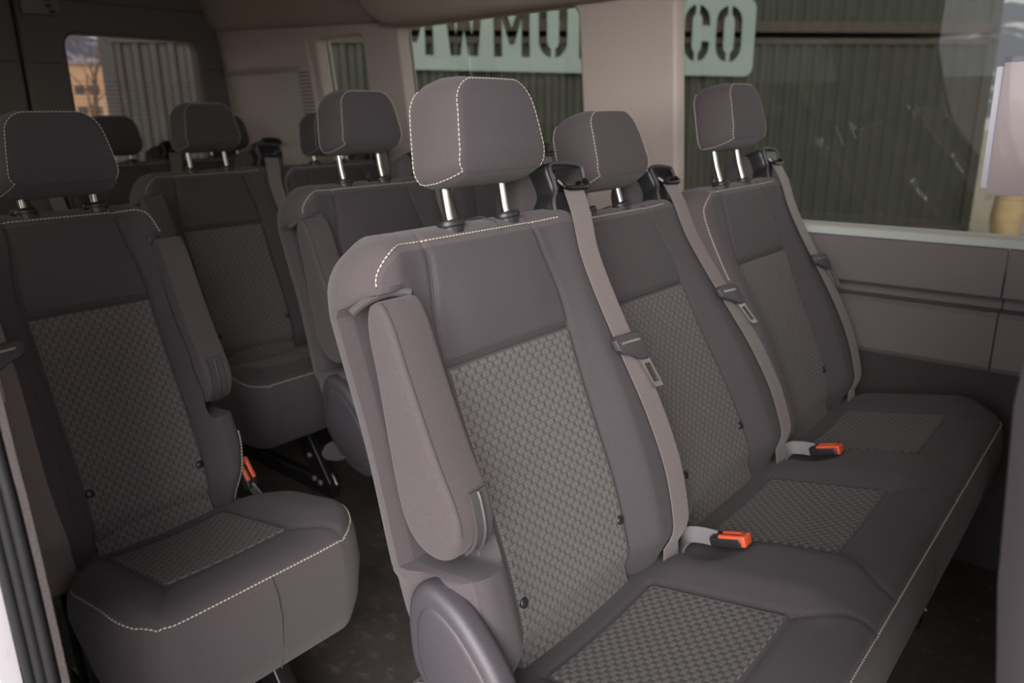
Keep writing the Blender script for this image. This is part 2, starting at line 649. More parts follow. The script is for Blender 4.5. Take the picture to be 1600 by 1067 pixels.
def make_back(niche, side=1, ys=1.0):
    """returns meshes of one backrest: body and its sub-parts, about the recliner pivot"""
    F = backF(side, ys)
    h = back_h(niche)
    v = np.concatenate([np.linspace(-0.045, 0.485, 118), S_TOP-0.06+0.06*np.sin(np.linspace(0, math.pi/2, 14)[1:])])
    mb = MB()

    def bulge(b, t):
        return lambda N: b+(t-b)*np.clip(N[:, 1], 0, 1)**1.2
    wall = [(0.03, bulge(0.004, 0.010)), (0.10, bulge(0.011, 0.021)), (0.25, bulge(0.020, 0.029)), (0.5, bulge(0.024, 0.034)),
            (0.75, bulge(0.019, 0.026)), (0.92, bulge(0.006, 0.010)), (1.0, bulge(-0.016, -0.012))]
    B, N, rings = pad(mb, v, b_left, b_right, 104, h, F, wall, -0.115, M_FAB, M_SHO, True)
    # pale stitching along the top edge and down the outer front edge
    sel = [j for j in range(len(B)) if (B[j][1] > (0.503 if niche else 0.36)) and B[j][0] < 0.17]
    mb.tube([tuple(Vector(rings[1][j])+(Vector(rings[1][j])-Vector(rings[4][j])).normalized()*0.0008) for j in sel], 0.0010, M_THREAD, 6)
    if niche:
        P = [F(float(b_left(np.array([s]))[0])-0.006, s, front_n(float(b_left(np.array([s]))[0])+0.001, s)-0.006) for s in np.linspace(0.105, -0.03, 14)]
        mb.tube(P, 0.0013, M_THREAD, 6)
        # piping over the armrest niche
        P = [F(y, 0.500-0.016*((y+0.19)/0.04)**2, n) for y, n in zip(np.linspace(-0.226, -0.163, 9), np.linspace(-0.035, 0.008, 9))]
        mb.tube(P, 0.0055, M_FAB, 8)
        P = [F(-0.165+0.004*math.sin(q*3), s, 0.004) for q, s in zip(np.linspace(0, 1, 20), np.linspace(0.49, 0.150, 20))]
        mb.tube(P, 0.003, M_FAB, 6)
    # fine dark seams beside and above the woven panel
    for sg in (-1, 1):
        P = [F(sg*float(seam_y(q)), q, front_n(sg*float(seam_y(q)), q, niche)+0.0022) for q in np.linspace(-0.02, 0.542, 60)]
        mb.tube(P, 0.0011, M_SEAM, 6)
    P = [F(y, 0.391, front_n(y, 0.391, niche)+0.0030) for y in np.linspace(-0.129, 0.129, 24)]
    mb.tube(P, 0.0012, M_SEAM, 6)
    # cross seam on the crown
    P = [F(0.04, S_TOP+d, n) for d, n in ((0.004, -0.004), (0.022, -0.014), (0.033, -0.035), (0.036, -0.06), (0.028, -0.09))]
    mb.tube(P, 0.0016, M_SEAM, 6)
    body = mb
    # woven panel
    wp = MB()
    ih = lambda y, s: h(y, s)+0.0022-0.004*gau(np.minimum(0.1285-np.abs(y), 0.388-s), 0.003)
    pad(wp, np.linspace(-0.030, 0.388, 90), lambda s: -0.1285+0*s, lambda s: 0.1285+0*s, 60, ih, F, [(0.5, 0.0), (1.0, 0.0)], -0.012, M_WEAVE)
    # upper plain panel, a darker cloth
    up_ = MB()
    uh = lambda y, s: h(y, s)+0.0018-0.004*gau(np.minimum(seam_y(s)-0.003-np.abs(y), np.minimum(s-0.394, 0.538-s)), 0.003)
    pad(up_, np.linspace(0.394, 0.538, 34), lambda s: -seam_y(s)+0.003, lambda s: seam_y(s)-0.003, 50, uh, F, [(0.5, 0.0), (1.0, 0.0)], -0.012, M_SHO)
    # two studs low on the woven panel
    st = []
    for y, s in ((-0.118, 0.066), (0.118, 0.082)):
        q = MB()
        n0 = front_n(y, s)
        ring = []
        for r, dz in ((0.0075, 0.0), (0.0075, 0.003), (0.006, 0.0048), (0.003, 0.0056)):
            ring.append([F(y+r*math.cos(a)/ys, s+r*math.sin(a), n0+dz) for a in np.linspace(0, 2*math.pi, 13)[:-1]])
        q.loops(ring, M_BLK)
        st.append(q)
    return body, wp, up_, st


def make_armrest(side=1, ys=1.0):
    """folded-up armrest standing in its niche"""
    F = backF(side, ys)
    out = spline([(-0.052, 0.235), (-0.046, 0.30), (-0.030, 0.40), (-0.023, 0.455), (-0.012, 0.484), (0.003, 0.491), (0.016, 0.484), (0.024, 0.455), (0.027, 0.40), (0.036, 0.30),
                  (0.046, 0.235), (0.040, 0.200), (0.016, 0.176), (-0.016, 0.176), (-0.042, 0.198)], 6, True)
    mb = MB()
    G = lambda a, b, n: F(n, b, a+0.012)
    mb.prism(out, G, -0.166, -0.232, 0.010, M_FAB)
    # seam between the side panel and the front panel
    P = [G(a*0.985, b, -0.226) for a, b in [q for q in out if q[0] > 0.012 and q[1] > 0.2][::-1]]
    mb.tube(P, 0.0014, M_SEAM, 6)
    z = MB()
    P = [(0.047, 0.250), (0.0475, 0.236), (0.043, 0.205), (0.030, 0.184), (0.012, 0.174)]
    P = spline(P, 4)
    L = []
    z.ribbon([G(a+0.0035, b-0.001, -0.193) for a, b in P], (0, 1, 0), 0.026, 0.004, M_SEAM)
    z.tube([G(a+0.006, b-0.002, -0.193) for a, b in P], 0.0024, M_SHELL, 6)
    return mb, z


def make_headrest(side=1):
    """headrest, its posts and collars, about the pivot (posts rise from the crown)"""
    F0 = backF(side, 1.0)
    th = R_(7)

    def F(y, s, n):
        s0 = 0.600
        return F0(y, s0+(s-s0)*math.cos(th)-n*math.sin(th), -0.004+(s-s0)*math.sin(th)+n*math.cos(th))
    S0, S1 = 0.603, 0.723

    def hw(s):
        base = 0.088-0.019*np.clip((s-S0)/(S1-S0), 0, 1)**1.4
        R = 0.030
        k = np.clip((s-(S1-R))/R, 0, 1)
        k2 = np.clip(((S0+0.022)-s)/0.022, 0, 1)
        return base-R*(1-np.sqrt(1-0.98*k*k))-0.022*(1-np.sqrt(1-0.98*k2*k2))

    def h(y, s):
        e = np.minimum(np.minimum(hw(s)-np.abs(y), S1-s), s-S0)
        q = np.clip((0.009-e)/0.009, 0, 1)
        return 0.060-0.0035*(1-np.sqrt(1-0.97*q*q))+0.005*np.cos(np.clip(y/0.09, -1, 1)*math.pi/2)-0.10*np.clip(s-0.68, 0, 1)-0.3*np.clip(0.63-s, 0, 1)
    v = np.concatenate([S0+0.022*(1-np.cos(np.linspace(0, math.pi/2, 8))), np.linspace(S0+0.03, S1-0.034, 18), S1-0.030+0.030*np.sin(np.linspace(0, math.pi/2, 10))])
    wall = [(0.02, 0.0012), (0.06, 0.0030), (0.20, 0.0075), (0.45, 0.0115), (0.68, 0.0105), (0.80, 0.0065), (0.90, -0.001), (0.97, -0.011), (1.0, -0.024)]
    mb = MB()
    B, N, rings = pad(mb, v, lambda s: -hw(s), hw, 40, h, F, wall, -0.046, M_FAB, M_SHO)
    # stitching: round the face, then down the rear rim of each cheek and back under it
    n = len(B)
    low = [j for j in range(n) if B[j][1] > S0+0.002]
    j0 = next(j for j in low)
    order = [j for j in range(n) if B[j][1] > S0+0.003]
    off = lambda i, j, d=0.0006: tuple(Vector(rings[i][j])+(Vector(rings[i][j])-Vector(F(B[j][0]*0.5, (B[j][1]+S0+0.06)/2, 0.0))).normalized()*d)
    mb.tube([off(0, j) for j in order], 0.00075, M_THREAD, 6)
    lef = [j for j in order if B[j][0] < -0.052]
    rig = [j for j in order if B[j][0] > 0.052][::-1]
    for side_ in (lef, rig):
        path = [off(6, j) for j in side_[::-1]]
        jb = side_[0]
        mb.tube(path+[off(i, jb) for i in (5, 4, 3, 2, 1, 0)], 0.00075, M_THREAD, 6)
    posts, cols = [], []
    for sg in (-1, 1):
        p = MB()
        p.tube([F0(sg*0.0585, 0.500, -0.022), F0(sg*0.0585, 0.560, -0.020), F0(sg*0.0585, 0.60, -0.015), F0(sg*0.0585, 0.635, -0.008)], 0.0062, M_CHROME, 14)
        posts.append(p)
        c = MB()
        L = []
        for r, s in ((0.015, 0.558), (0.0165, 0.5665), (0.0185, 0.5675), (0.0192, 0.5695), (0.0192, 0.5740), (0.0178, 0.5765), (0.0085, 0.5775)):
            L.append([F0(sg*0.0585+1.12*r*math.cos(a), s, -0.020+r*math.sin(a)*0.9) for a in np.linspace(0, 2*math.pi, 21)[:-1]])
        c.loops(L, M_BLK)
        cols.append(c)
    return mb, posts, cols


def make_belt(side=1, ys=1.0, niche=True):
    F = backF(side, ys)
    tow = MB()
    out = spline([(0.166, 0.535), (0.172, 0.575), (0.190, 0.598), (0.186, 0.632), (0.196, 0.643), (0.235, 0.642), (0.272, 0.637), (0.279, 0.624), (0.276, 0.590), (0.268, 0.565), (0.262, 0.535)], 5, True)
    tow.prism(out, F, -0.088, -0.010, 0.008, M_BLK)
    hump = spline([(0.140, 0.54), (0.146, 0.595), (0.160, 0.628), (0.195, 0.640), (0.25, 0.634), (0.266, 0.60), (0.262, 0.54)], 5, True)
    tow.prism(hump, F, -0.105, -0.045, 0.014, M_FAB)
    # raised bright rim down the inner edge
    tow.tube([F(a, b, -0.007) for a, b in spline([(0.190, 0.634), (0.193, 0.600), (0.180, 0.580), (0.176, 0.545)], 5)], 0.0032, M_SHELL, 8)
    tow.tube([F(a, b, -0.007) for a, b in spline([(0.190, 0.634), (0.20, 0.640), (0.235, 0.639), (0.270, 0.633), (0.275, 0.622), (0.270, 0.592)], 5)], 0.0032, M_SHELL, 8)
    gd = MB()
    gd.prism(rrect(0.197, 0.594, 0.269, 0.631, 0.008), F, -0.016, -0.006, 0.002, M_GLOSS)
    gd.tube([F(a, b, n) for a, b, n in spline([(0.198, 0.612, -0.002), (0.203, 0.600, 0.004), (0.215, 0.5955, 0.006), (0.252, 0.5945, 0.006), (0.263, 0.598, 0.004), (0.267, 0.608, -0.002)], 5)], 0.0042, M_GLOSS, 8)
    h = back_h(niche)

    def top_n(y, s):
        yy = np.linspace(y-0.02, y+0.02, 7)
        L, Rr = float(b_left(np.array([s]))[0]), float(b_right(np.array([s]))[0])
        yy = np.clip(yy, L, Rr)
        ss = np.full(7, min(max(s, -0.04), S_TOP-0.001))
        return float(np.max(h(yy, ss)))
    path = [(0.230, 0.598, 0.000), (0.224, 0.585, 0.004)]
    for y, s in spline([(0.214, 0.555), (0.205, 0.50), (0.208, 0.42), (0.214, 0.30), (0.222, 0.20), (0.226, 0.12), (0.222, 0.05), (0.214, 0.0)], 4):
        path.append((y, s, top_n(y, s)+0.006+0.004*math.sin(math.pi*np.clip(s/0.55, 0, 1))))
    path += [(0.212, -0.03, 0.016), (0.212, -0.055, 0.0)]
    b = MB()
    b.ribbon([F(*q) for q in path], (0, 1, 0), 0.046*(ys if ys < 1 else 1)**0.5, 0.0022, M_BELT)
    # tongue, riding on the strap
    i = min(range(len(path)), key=lambda k: abs(path[k][1]-0.318))
    y0, s0, n0 = path[i]
    t = MB()
    y0 = y0*ys
    G = lambda a, q, n: F((y0+a*1.1-q*0.14)/ys, s0+1.12*q-0.15*a, n0+n-q*0.24)
    t.prism([(-0.036, -0.002), (-0.036, 0.012), (-0.026, 0.018), (0.020, 0.022), (0.034, 0.020), (0.036, 0.012), (0.030, -0.010), (0.020, -0.020), (0.004, -0.020), (-0.010, -0.012), (-0.028, -0.008)],
            G, 0.002, 0.013, 0.003, M_SHELL)
    t.prism([(-0.024, 0.005), (-0.024, 0.009), (0.022, 0.012), (0.022, 0.008)], G, 0.0125, 0.0140, 0.0003, M_CHROME)
    ringo = rrect(0.002, -0.062, 0.026, -0.016, 0.004, 3)
    ringi = rrect(0.0065, -0.055, 0.0215, -0.026, 0.002, 3)
    for za, zb in ((0.006, 0.009),):
        L = [[G(a, q, za) for a, q in ringi], [G(a, q, za) for a, q in ringo], [G(a, q, zb) for a, q in ringo], [G(a, q, zb) for a, q in ringi], [G(a, q, za) for a, q in ringi]]
        t.loops(L, M_CHROME, False, False)
    return tow, gd, b, t


def make_buckle():
    """orange buckle on a grey stalk; origin where the stalk leaves the cushion, leaning along +x"""
    st = MB()
    st.ribbon(spline([(-0.045, -0.006, -0.03), (-0.035, -0.004, 0.002), (-0.012, 0.0, 0.010), (0.014, 0.002, 0.012)], 5), (0, 0.35, 1), 0.026, 0.004, M_STALK)
    b = MB()
    G = lambda a, c, n: (0.008+a*0.94-n*0.30, c, 0.010+a*0.28+n*0.95)
    b.prism(rrect(0.0, -0.014, 0.058, 0.014, 0.006), G, -0.009, 0.009, 0.004, M_BLK)
    r = MB()
    r.prism(rrect(0.016, -0.0125, 0.062, -0.0035, 0.003), G, -0.006, 0.0125, 0.0025, M_RED)
    r.prism(rrect(0.016, 0.0045, 0.062, 0.0125, 0.003), G, -0.006, 0.0115, 0.0025, M_RED)
    r.prism(rrect(0.050, -0.0125, 0.063, 0.0125, 0.003), G, -0.006, 0.0115, 0.0025, M_RED)
    return st, b, r


def make_cushion(y0, y1, inserts, hw, bounds, wells, ridge=0.020, waist=None, zs=0.0, XF=0.748, R=0.07):
    """bench cushion in seat space: y0..y1 wide, inserts centred on the given y"""
    X0 = 0.30

    def yl(x):
        k = np.clip((x-(XF-R))/R, 0, 1)
        w = 0 if waist is None else waist*sm(x, 0.54, 0.44)
        return y0+w+R*(1-np.sqrt(1-0.98*k*k))

    def yr(x):
        k = np.clip((x-(XF-R))/R, 0, 1)
        w = 0 if waist is None else waist*sm(x, 0.54, 0.44)
        return y1-w-R*(1-np.sqrt(1-0.98*k*k))

    def h(y, x):
        z = 0.447+(x-0.44)*0.195+zs
        z = z-0.018*sm(x, 0.66, 0.76)-0.02*sm(x, 0.42, 0.32)
        dmin = np.min(np.stack([np.abs(y-c) for c in inserts]), 0)
        rr = ridge*sm(dmin, hw-0.012, hw+0.055)*sm(x, 0.39, 0.47)*sm(x, 0.745, 0.64)
        z = z+rr-0.006*np.cos(np.clip(dmin/hw, 0, 1)*math.pi/2)*sm(x, 0.70, 0.60)
        for wy, wx in wells:
            z = z-0.040*gau(y-wy, 0.050)*gau(x-wx, 0.045)
        # seams: insert border, front panel border
        ins = sm(x, 0.432, 0.438)*sm(x, 0.662, 0.656)
        z = z-0.0045*gau(dmin-hw, 0.0045)*ins
        z = z-0.0045*gau(x-0.656, 0.0045)*sm(dmin, hw+0.004, hw-0.004)
        z = z-0.0045*gau(x-0.438, 0.0045)*sm(dmin, hw+0.004, hw-0.004)
        cv = hw+0.05*sm(x, 0.656, 0.735)
        z = z-0.004*gau(dmin-cv, 0.0045)*sm(x, 0.654, 0.66)
        e = np.minimum(np.minimum(y-yl(x), yr(x)-y), XF-x)
        q = np.clip((0.028-e)/0.028, 0, 1)
        return z-0.016*(1-np.sqrt(1-0.97*q*q))
    F = lambda y, x, z: (x, y, z-FZ)
    v = np.concatenate([np.linspace(X0, XF-R, 84), XF-R+R*np.sin(np.linspace(0, math.pi/2, 18)[1:])])
    ny = int((y1-y0)/0.0052)
    mb = MB()
    wall = [(0.03, 0.004), (0.12, 0.010), (0.35, 0.014), (0.7, 0.006), (0.92, -0.008), (1.0, -0.03)]
    pad(mb, v, yl, yr, ny, h, F, wall, lambda B: 0.285+zs+0.150*sm(B[:, 1], 0.60, 0.46), M_FAB, M_SHO)
    one = lambda a: np.array([a])
    path = []
    for x in np.linspace(0.50, XF-R, 12):
        path.append((float(yl(one(x))[0]), x))
    for x in XF-R+R*np.sin(np.linspace(0, math.pi/2, 18))[1:]:
        path.append((float(yl(one(x))[0]), float(x)))
    a = path[-1][0]
    path += [(y, XF) for y in np.linspace(a, -a+(y0+y1), int((y1-y0)/0.012))[1:-1]]
    for x in (XF-R+R*np.sin(np.linspace(0, math.pi/2, 18)))[::-1][:-1]:
        path.append((float(yr(one(x))[0]), float(x)))
    for x in np.linspace(XF-R, 0.50, 12):
        path.append((float(yr(one(x))[0]), x))
    P = []
    for y, x in path:
        yy = np.clip(y, float(yl(one(x))[0])+1e-4, float(yr(one(x))[0])-1e-4)
        q = Vector(F(y, x, float(h(one(yy), one(min(x, XF-1e-4)))[0])-0.0035))
        q.x += 0.004*sm(x, XF-0.03, XF)
        q.y += -0.003 if y < y0+0.02 else (0.003 if y > y1-0.02 else 0)
        P.append(q)
    mb.tube(P, 0.0014, M_THREAD, 6)
    for c in bounds:
        zt = float(h(one(c), one(XF-1e-4))[0])
        mb.tube([(XF+d, c+k, z-FZ) for d, k, z in ((0.005, 0, zt-0.004), (0.013, 0.002, zt-0.03), (0.015, 0.004, zt-0.07), (0.006, 0.006, zt-0.13), (-0.01, 0.008, 0.295+zs))], 0.0012, M_SEAM, 6)
    ins = []
    for c in inserts:
        w = MB()
        ih = lambda y, x: h(y, x)+0.0020-0.0035*gau(np.minimum(np.minimum(hw-0.003-np.abs(y-c), x-0.441), 0.653-x), 0.003)
        pad(w, np.linspace(0.441, 0.653, 46), lambda x: c-hw+0.003+0*x, lambda x: c+hw-0.003+0*x, 56, ih, F, [(0.5, 0.0), (1.0, 0.0)], 0.42+zs, M_CHECK)
        # heights are absolute here, so the lower rim sits just inside the cushion
        ins.append(w)
    return mb, ins, h


def make_legs(y, x0=0.16, x1=0.70, zt=0.30):
    """one black side frame: floor rail, sloped front leg, rear leg, bolts"""
    m = MB()
    t = 0.016

    def bar(a, b, w):
        a, b = Vector(a), Vector(b)
        d = (b-a).normalized()
        q = Vector((-d.z, 0, d.x))*w/2
        out = [(a-q), (b-q), (b+q), (a+q)]
        m.prism([(p.x, p.z) for p in out], lambda u, w_, n: (u, n, w_), y-t, y+t, 0.004, M_FRAME)
    z0 = 0.012
    bar((x0, 0, z0+0.014), (x1-0.01, 0, z0+0.014), 0.050)
    bar((x1-0.035, 0, z0+0.02), (x1-0.19, 0, zt-FZ), 0.066)
    bar((x0+0.07, 0, z0+0.02), (x0+0.05, 0, zt-FZ), 0.055)
    bar((x0+0.04, 0, zt-FZ-0.02), (x1-0.12, 0, zt-FZ-0.02), 0.05)
    m.tube([(x1-0.004, y+0.006, z0+0.03), (x1-0.155, y+0.006, zt-FZ-0.01)], 0.003, M_RAILEDGE, 8)
    for a, b in ((x1-0.055, z0+0.03), (x1-0.085, z0+0.035), (x1-0.10, 0.12)):
        L = [[(a+r*math.cos(q), y-t-d, b+r*math.sin(q)) for q in np.linspace(0, 2*math.pi, 11)[:-1]] for r, d in ((0.009, -0.002), (0.009, 0.003), (0.006, 0.006))]
        m.loops(L, M_RAILEDGE)
    return m


def make_shell(side_y, sgn, x_off=0.0):
    """plastic recliner shield beside the backrest foot"""
    m = MB()
    out = spline([(0.330, 0.50), (0.327, 0.565), (0.342, 0.604), (0.368, 0.616), (0.408, 0.602), (0.446, 0.570), (0.478, 0.530), (0.500, 0.480), (0.505, 0.435), (0.478, 0.408), (0.43, 0.408), (0.385, 0.430), (0.350, 0.465)], 7, True)
    G = lambda a, b, n: (a+x_off-0.016, n, b-FZ-0.014)
    m.prism(out, G, side_y+0.02*sgn*-1, side_y+0.016*sgn, 0.012, M_SHELL)
    c = np.array(out).mean(0)
    inn = [tuple(c+(np.array(p)-c)*0.80) for p in out]
    m.prism(inn, G, side_y, side_y+0.0185*sgn, 0.010, M_SHELL)
    return m


CACHE = {}


def cached(key, fn):
    """build a mesh once; later uses are copies sharing its data"""
    if key not in CACHE:
        CACHE[key] = fn()
    return CACHE[key]


_first = {}


def put(key, mb_fn, name, parent, loc=None, rot=None):
    if key not in _first:
        o = mb_fn().build(name, parent, loc)
        _first[key] = o
        if rot:
            o.rotation_euler = rot
        return o
    return link_copy(_first[key], parent, loc or (0, 0, 0), rot or (0, 0, 0))


def make_hook():
    F = backF(1, 1.0)
    m = MB()
    m.tube([F(*q) for q in spline([(-0.015, 0.572, -0.020), (-0.034, 0.572, -0.018), (-0.050, 0.571, -0.012), (-0.056, 0.578, -0.008), (-0.052, 0.588, -0.008)], 5)], 0.0042, M_BLK, 8)
    return m


def add_back(root, key, niche, yoff, rec=0.0, dyp=0.0, side=1, ys=1.0, belt=True, arm=True, dx=0.0, dzh=0.0, hook=None):
    bk = cached(('back', key), lambda: make_back(niche, side, ys))
    loc = (PVX+dx, yoff, PVZ-FZ)
    rot = (0, rec, 0)
    b = put(('b', key), lambda: bk[0], 'backrest', root, loc, rot)
    put(('w', key), lambda: bk[1], 'woven_panel', b)
    put(('u', key), lambda: bk[2], 'shoulder_panel', b)
    for i in (0, 1):
        put(('s', key, i), lambda: bk[3][i], 'stud', b)
    hd = cached(('head', side), lambda: make_headrest(side))
    a, c = math.sin(rec), math.cos(rec)
    ux, uz = EX*c+EZ*a, -EX*a+EZ*c
    a, c = math.sin(rec), math.cos(rec)
    h = put(('h', side), lambda: hd[0], 'headrest', root, (PVX+dx+ux*dzh, yoff+dyp, PVZ-FZ+uz*dzh), rot)
    for i in (0, 1):
        tag(put(('p', side, i), lambda: hd[1][i], 'headrest_post', h), 'chrome post')
        put(('c', side, i), lambda: hd[2][i], 'collar', b, (0, dyp, 0))
    if hook is not None:
        put('hook', make_hook, 'coat_hook', b, (0, dyp+hook, 0))
    if niche and arm:
        ar = cached(('arm', key), lambda: make_armrest(side, ys))
        r = put(('a', key), lambda: ar[0], 'armrest', root, loc, rot)
        put(('z', key), lambda: ar[1], 'zip', r)
    if belt:
        bl = cached(('belt', key), lambda: make_belt(side, ys, niche))
        t = put(('t', key), lambda: bl[0], 'belt_tower', root, loc, rot)
        put(('g', key), lambda: bl[1], 'belt_guide', t)
        s = put(('bs', key), lambda: bl[2], 'belt', root, loc, rot)
        tag(put(('tg', key), lambda: bl[3], 'belt_tongue', s), 'black belt tongue with a bright metal loop')


def add_buckle(root, loc, rz=0.0, tilt=0.0):
    bu = cached('buckle', make_buckle)
    o = put('bu', lambda: bu[1], 'buckle', root, loc, (0, tilt, rz))
    tag(put('bst', lambda: bu[0], 'buckle_stalk', o), 'grey stalk')
    tag(put('br', lambda: bu[2], 'release_button', o), 'orange red release button')


def make_bench(x, y, n, label, group, recs, dyps, dzs=None, hook=False):
    root = tag(empty('bench_seat', (x, y, FZ)), label, 'seat', group)
    P = 0.46
    key = 'cush%d' % n
    cu = cached(key, lambda: make_cushion(-0.235, (n-1)*P+0.245, [k*P for k in range(n)], 0.134, [k*P+0.02 for k in range(n)], [(0.27+k*P, 0.475) for k in range(n-1)]))
    c = put((key, 0), lambda: cu[0], 'cushion', root)
    for k in range(n):
        put((key, 'i', k), lambda: cu[1][k], 'checked_panel', c)
    for k in range(n):
        add_back(root, 'outer' if k == 0 else 'inner', k == 0, k*P-(0.012 if k == 2 else 0), recs[k], dyps[k], dzh=(dzs[k] if dzs else 0), hook=(hook[k] if hook else None))
    put('shell', lambda: make_shell(-0.232, -1), 'recliner_cover', root)
    for k in range(n-1):
        add_buckle(root, (0.470, 0.262+k*P-0.02*k, 0.468-FZ), 0.0)
    for k, yy in enumerate((0.03, (n-1)*P-0.02)):
        put(('leg', k, n), lambda: make_legs(yy), 'side_frame', root)
    return root


# ------------------------------------------------------------------ the seats
G_B = 'rows of bench seats in the van'
b2 = make_bench(0, 0, 3, 'three-place charcoal bench seat filling the foreground, three belts hanging down its backrests', None, (0, -0.1454, -0.0575), (0.020, -0.005, 0.004), (0.026, 0.012, 0.052), (None, None, -0.0585))
b3 = make_bench(-0.727, 0.4005, 2, 'charcoal bench seat directly behind the big foreground bench, its folded armrest on the aisle', None, (0, 0), (0, 0), (0.04, 0.01), (0.0585, None))
b4 = make_bench(-1.513, 0.420, 2, 'dark bench seat of the fourth row, deep cushion and black legs seen across the aisle', None, (0, 0), (0.018, 0), (0.03, 0.0))
b5 = make_bench(-2.300, 0.03, 3, 'rearmost dark bench seat in front of the rear doors', None, (0, 0, 0), (0, 0, 0))


def make_single(x, y, label):
    root = tag(empty('single_seat', (x, y, FZ)), label, 'seat')
    cu = cached('cs', lambda: make_cushion(-0.188, 0.205, [0.0], 0.107, [0.02], [], waist=0.045, XF=0.728, R=0.068))
    c = put('cs0', lambda: cu[0], 'cushion', root)
    put('csi', lambda: cu[1][0], 'checked_panel', c)
    add_back(root, 'single', True, 0.0, -0.0385, 0.0085, side=-1, ys=0.80)
    put('shell_s', lambda: make_shell(0.19, 1), 'recliner_cover', root) if False else None
    add_buckle(root, (0.398, 0.186, 0.437-FZ), R_(204), R_(-50))
    for k, yy in enumerate((-0.10, 0.085)):
        put(('legs', k), lambda: make_legs(yy), 'side_frame', root)
    return root


s3 = make_single(-0.727, -0.271, 'single charcoal seat by the door opening, orange buckle beside its cushion')

# front passenger seat, only the rear edge of its backrest in view
fs = tag(empty('front_seat', (1.064, -0.05, FZ)), 'front passenger seat, only the rear edge of its backrest at the right border', 'seat')
m = MB()
L = []
for z, xr, hw_ in ((0.36, -0.105, 0.20), (0.44, -0.115, 0.22), (0.56, -0.130, 0.235), (0.70, -0.152, 0.24), (0.82, -0.168, 0.24), (0.95, -0.178, 0.235), (1.03, -0.176, 0.22), (1.07, -0.16, 0.19), (1.09, -0.12, 0.15)):
    L.append([(xr+0.11+(0.11 if True else 0)*sx, hw_*sy, z-FZ) for sx, sy in [(math.copysign(abs(math.cos(a))**0.45, math.cos(a)), math.copysign(abs(math.sin(a))**0.45, math.sin(a))) for a in np.linspace(0, 2*math.pi, 49)[:-1]]])
m.loops(L, M_DARKSEAT)
for yy in (0.222, 0.190, 0.130):
    m.tube([(xr-0.0005, yy*hw_/0.24, z-FZ) for z, xr, hw_ in ((0.44, -0.115, 0.22), (0.56, -0.130, 0.235), (0.70, -0.152, 0.24), (0.82, -0.168, 0.24), (0.95, -0.178, 0.235), (1.03, -0.176, 0.22))], 0.0016, M_SEAM, 6)
m.build('backrest', fs)
m = MB()
m.box((-0.12, -0.23, 0.30), (0.42, 0.23, 0.43), M_DARKSEAT, 0.04)
m.build('cushion', fs)
m = MB()
m.box((-0.06, -0.18, 0.0), (0.36, 0.18, 0.31), M_BLK, 0.02)
m.build('seat_base', fs)

# ------------------------------------------------------------------ the van
WY = 1.25        # left wall trim at the sill
LEAN = 0.10


def struct(mb, name, smooth=True, **k):
    return tag(mb.build(name, None, None, smooth, **k), kind='structure')


def lean(y, z):
    return y-LEAN*max(0.0, z-0.85)


def holed(name, outer, holes, F, depth, m, bev=0.004):
    """flat board with rounded openings: filled 2D outline, given thickness and placed by F"""
    cu = bpy.data.curves.new(name, 'CURVE')
    cu.dimensions = '2D'
    cu.fill_mode = 'BOTH'
    cu.extrude = depth/2
    cu.bevel_depth = bev
    cu.bevel_resolution = 2
    for P in [outer]+holes:
        s = cu.splines.new('POLY')
        s.points.add(len(P)-1)
        for p, q in zip(s.points, P):
            p.co = (q[0], q[1], 0, 1)
        s.use_cyclic_u = True
    t = bpy.data.objects.new(name, cu)
    COL.objects.link(t)
    bpy.context.view_layer.update()
    me = bpy.data.meshes.new_from_object(t.evaluated_get(bpy.context.evaluated_depsgraph_get()))
    bpy.data.objects.remove(t)
    for v in me.vertices:
        v.co = F(*v.co)
    me.materials.clear()
    me.materials.append(m)
    me.polygons.foreach_set('use_smooth', [True]*len(me.polygons))
    me.set_sharp_from_angle(angle=R_(35))
    me.name = name
    o = bpy.data.objects.new(name, me)
    COL.objects.link(o)
    return o


# floor and roof
m = MB()
m.box((-2.50, -0.62, -0.06), (2.3, 1.32, FZ), M_FLOOR)
struct(m, 'floor', False)
m = MB()
m.box((-2.62, -0.66, 1.80), (2.4, 1.36, 1.86), M_HEAD)
struct(m, 'ceiling', False)

# left wall: window board with three openings
WIN = [(-0.155, 0.852, 1.70, 1.462, 0.045), (-1.262, 0.852, -0.455, 1.462, 0.045), (-1.752, 0.852, -1.450, 1.458, 0.03)]
holes = [rrect(a, b, c, d, r, 6) for a, b, c, d, r in WIN]
o = holed('wall_left', [(-2.49, 0.79), (2.3, 0.79), (2.3, 1.80), (-2.49, 1.80)], holes, lambda x, z, n: (x, lean(WY+0.02-n, z), z), 0.036, M_PEWTER, 0.010)
tag(o, kind='structure')
for i, (a, b, c, d, r) in enumerate(WIN):
    g = MB()
    g.prism(rrect(a-0.03, b-0.03, c+0.03, d+0.03, r+0.01), lambda x, z, n: (x, lean(WY+0.062+n, z), z), 0, 0.005, 0.001, M_GLASS)
    w = struct(g, 'window_%d' % (i+1))
    f = MB()
    ro, ri = rrect(a-0.05, b-0.05, c+0.05, d+0.05, r+0.02, 6), rrect(a-0.004, b-0.004, c+0.004, d+0.004, r, 6)
    Lp = [[(x, lean(WY+q, z), z) for x, z in pts] for pts, q in ((ro, 0.042), (ri, 0.042), (ri, 0.0605), (ro, 0.0605), (ro, 0.042))]
    f.loops(Lp, M_RUB, False, False)
    f.build('window_seal', w)
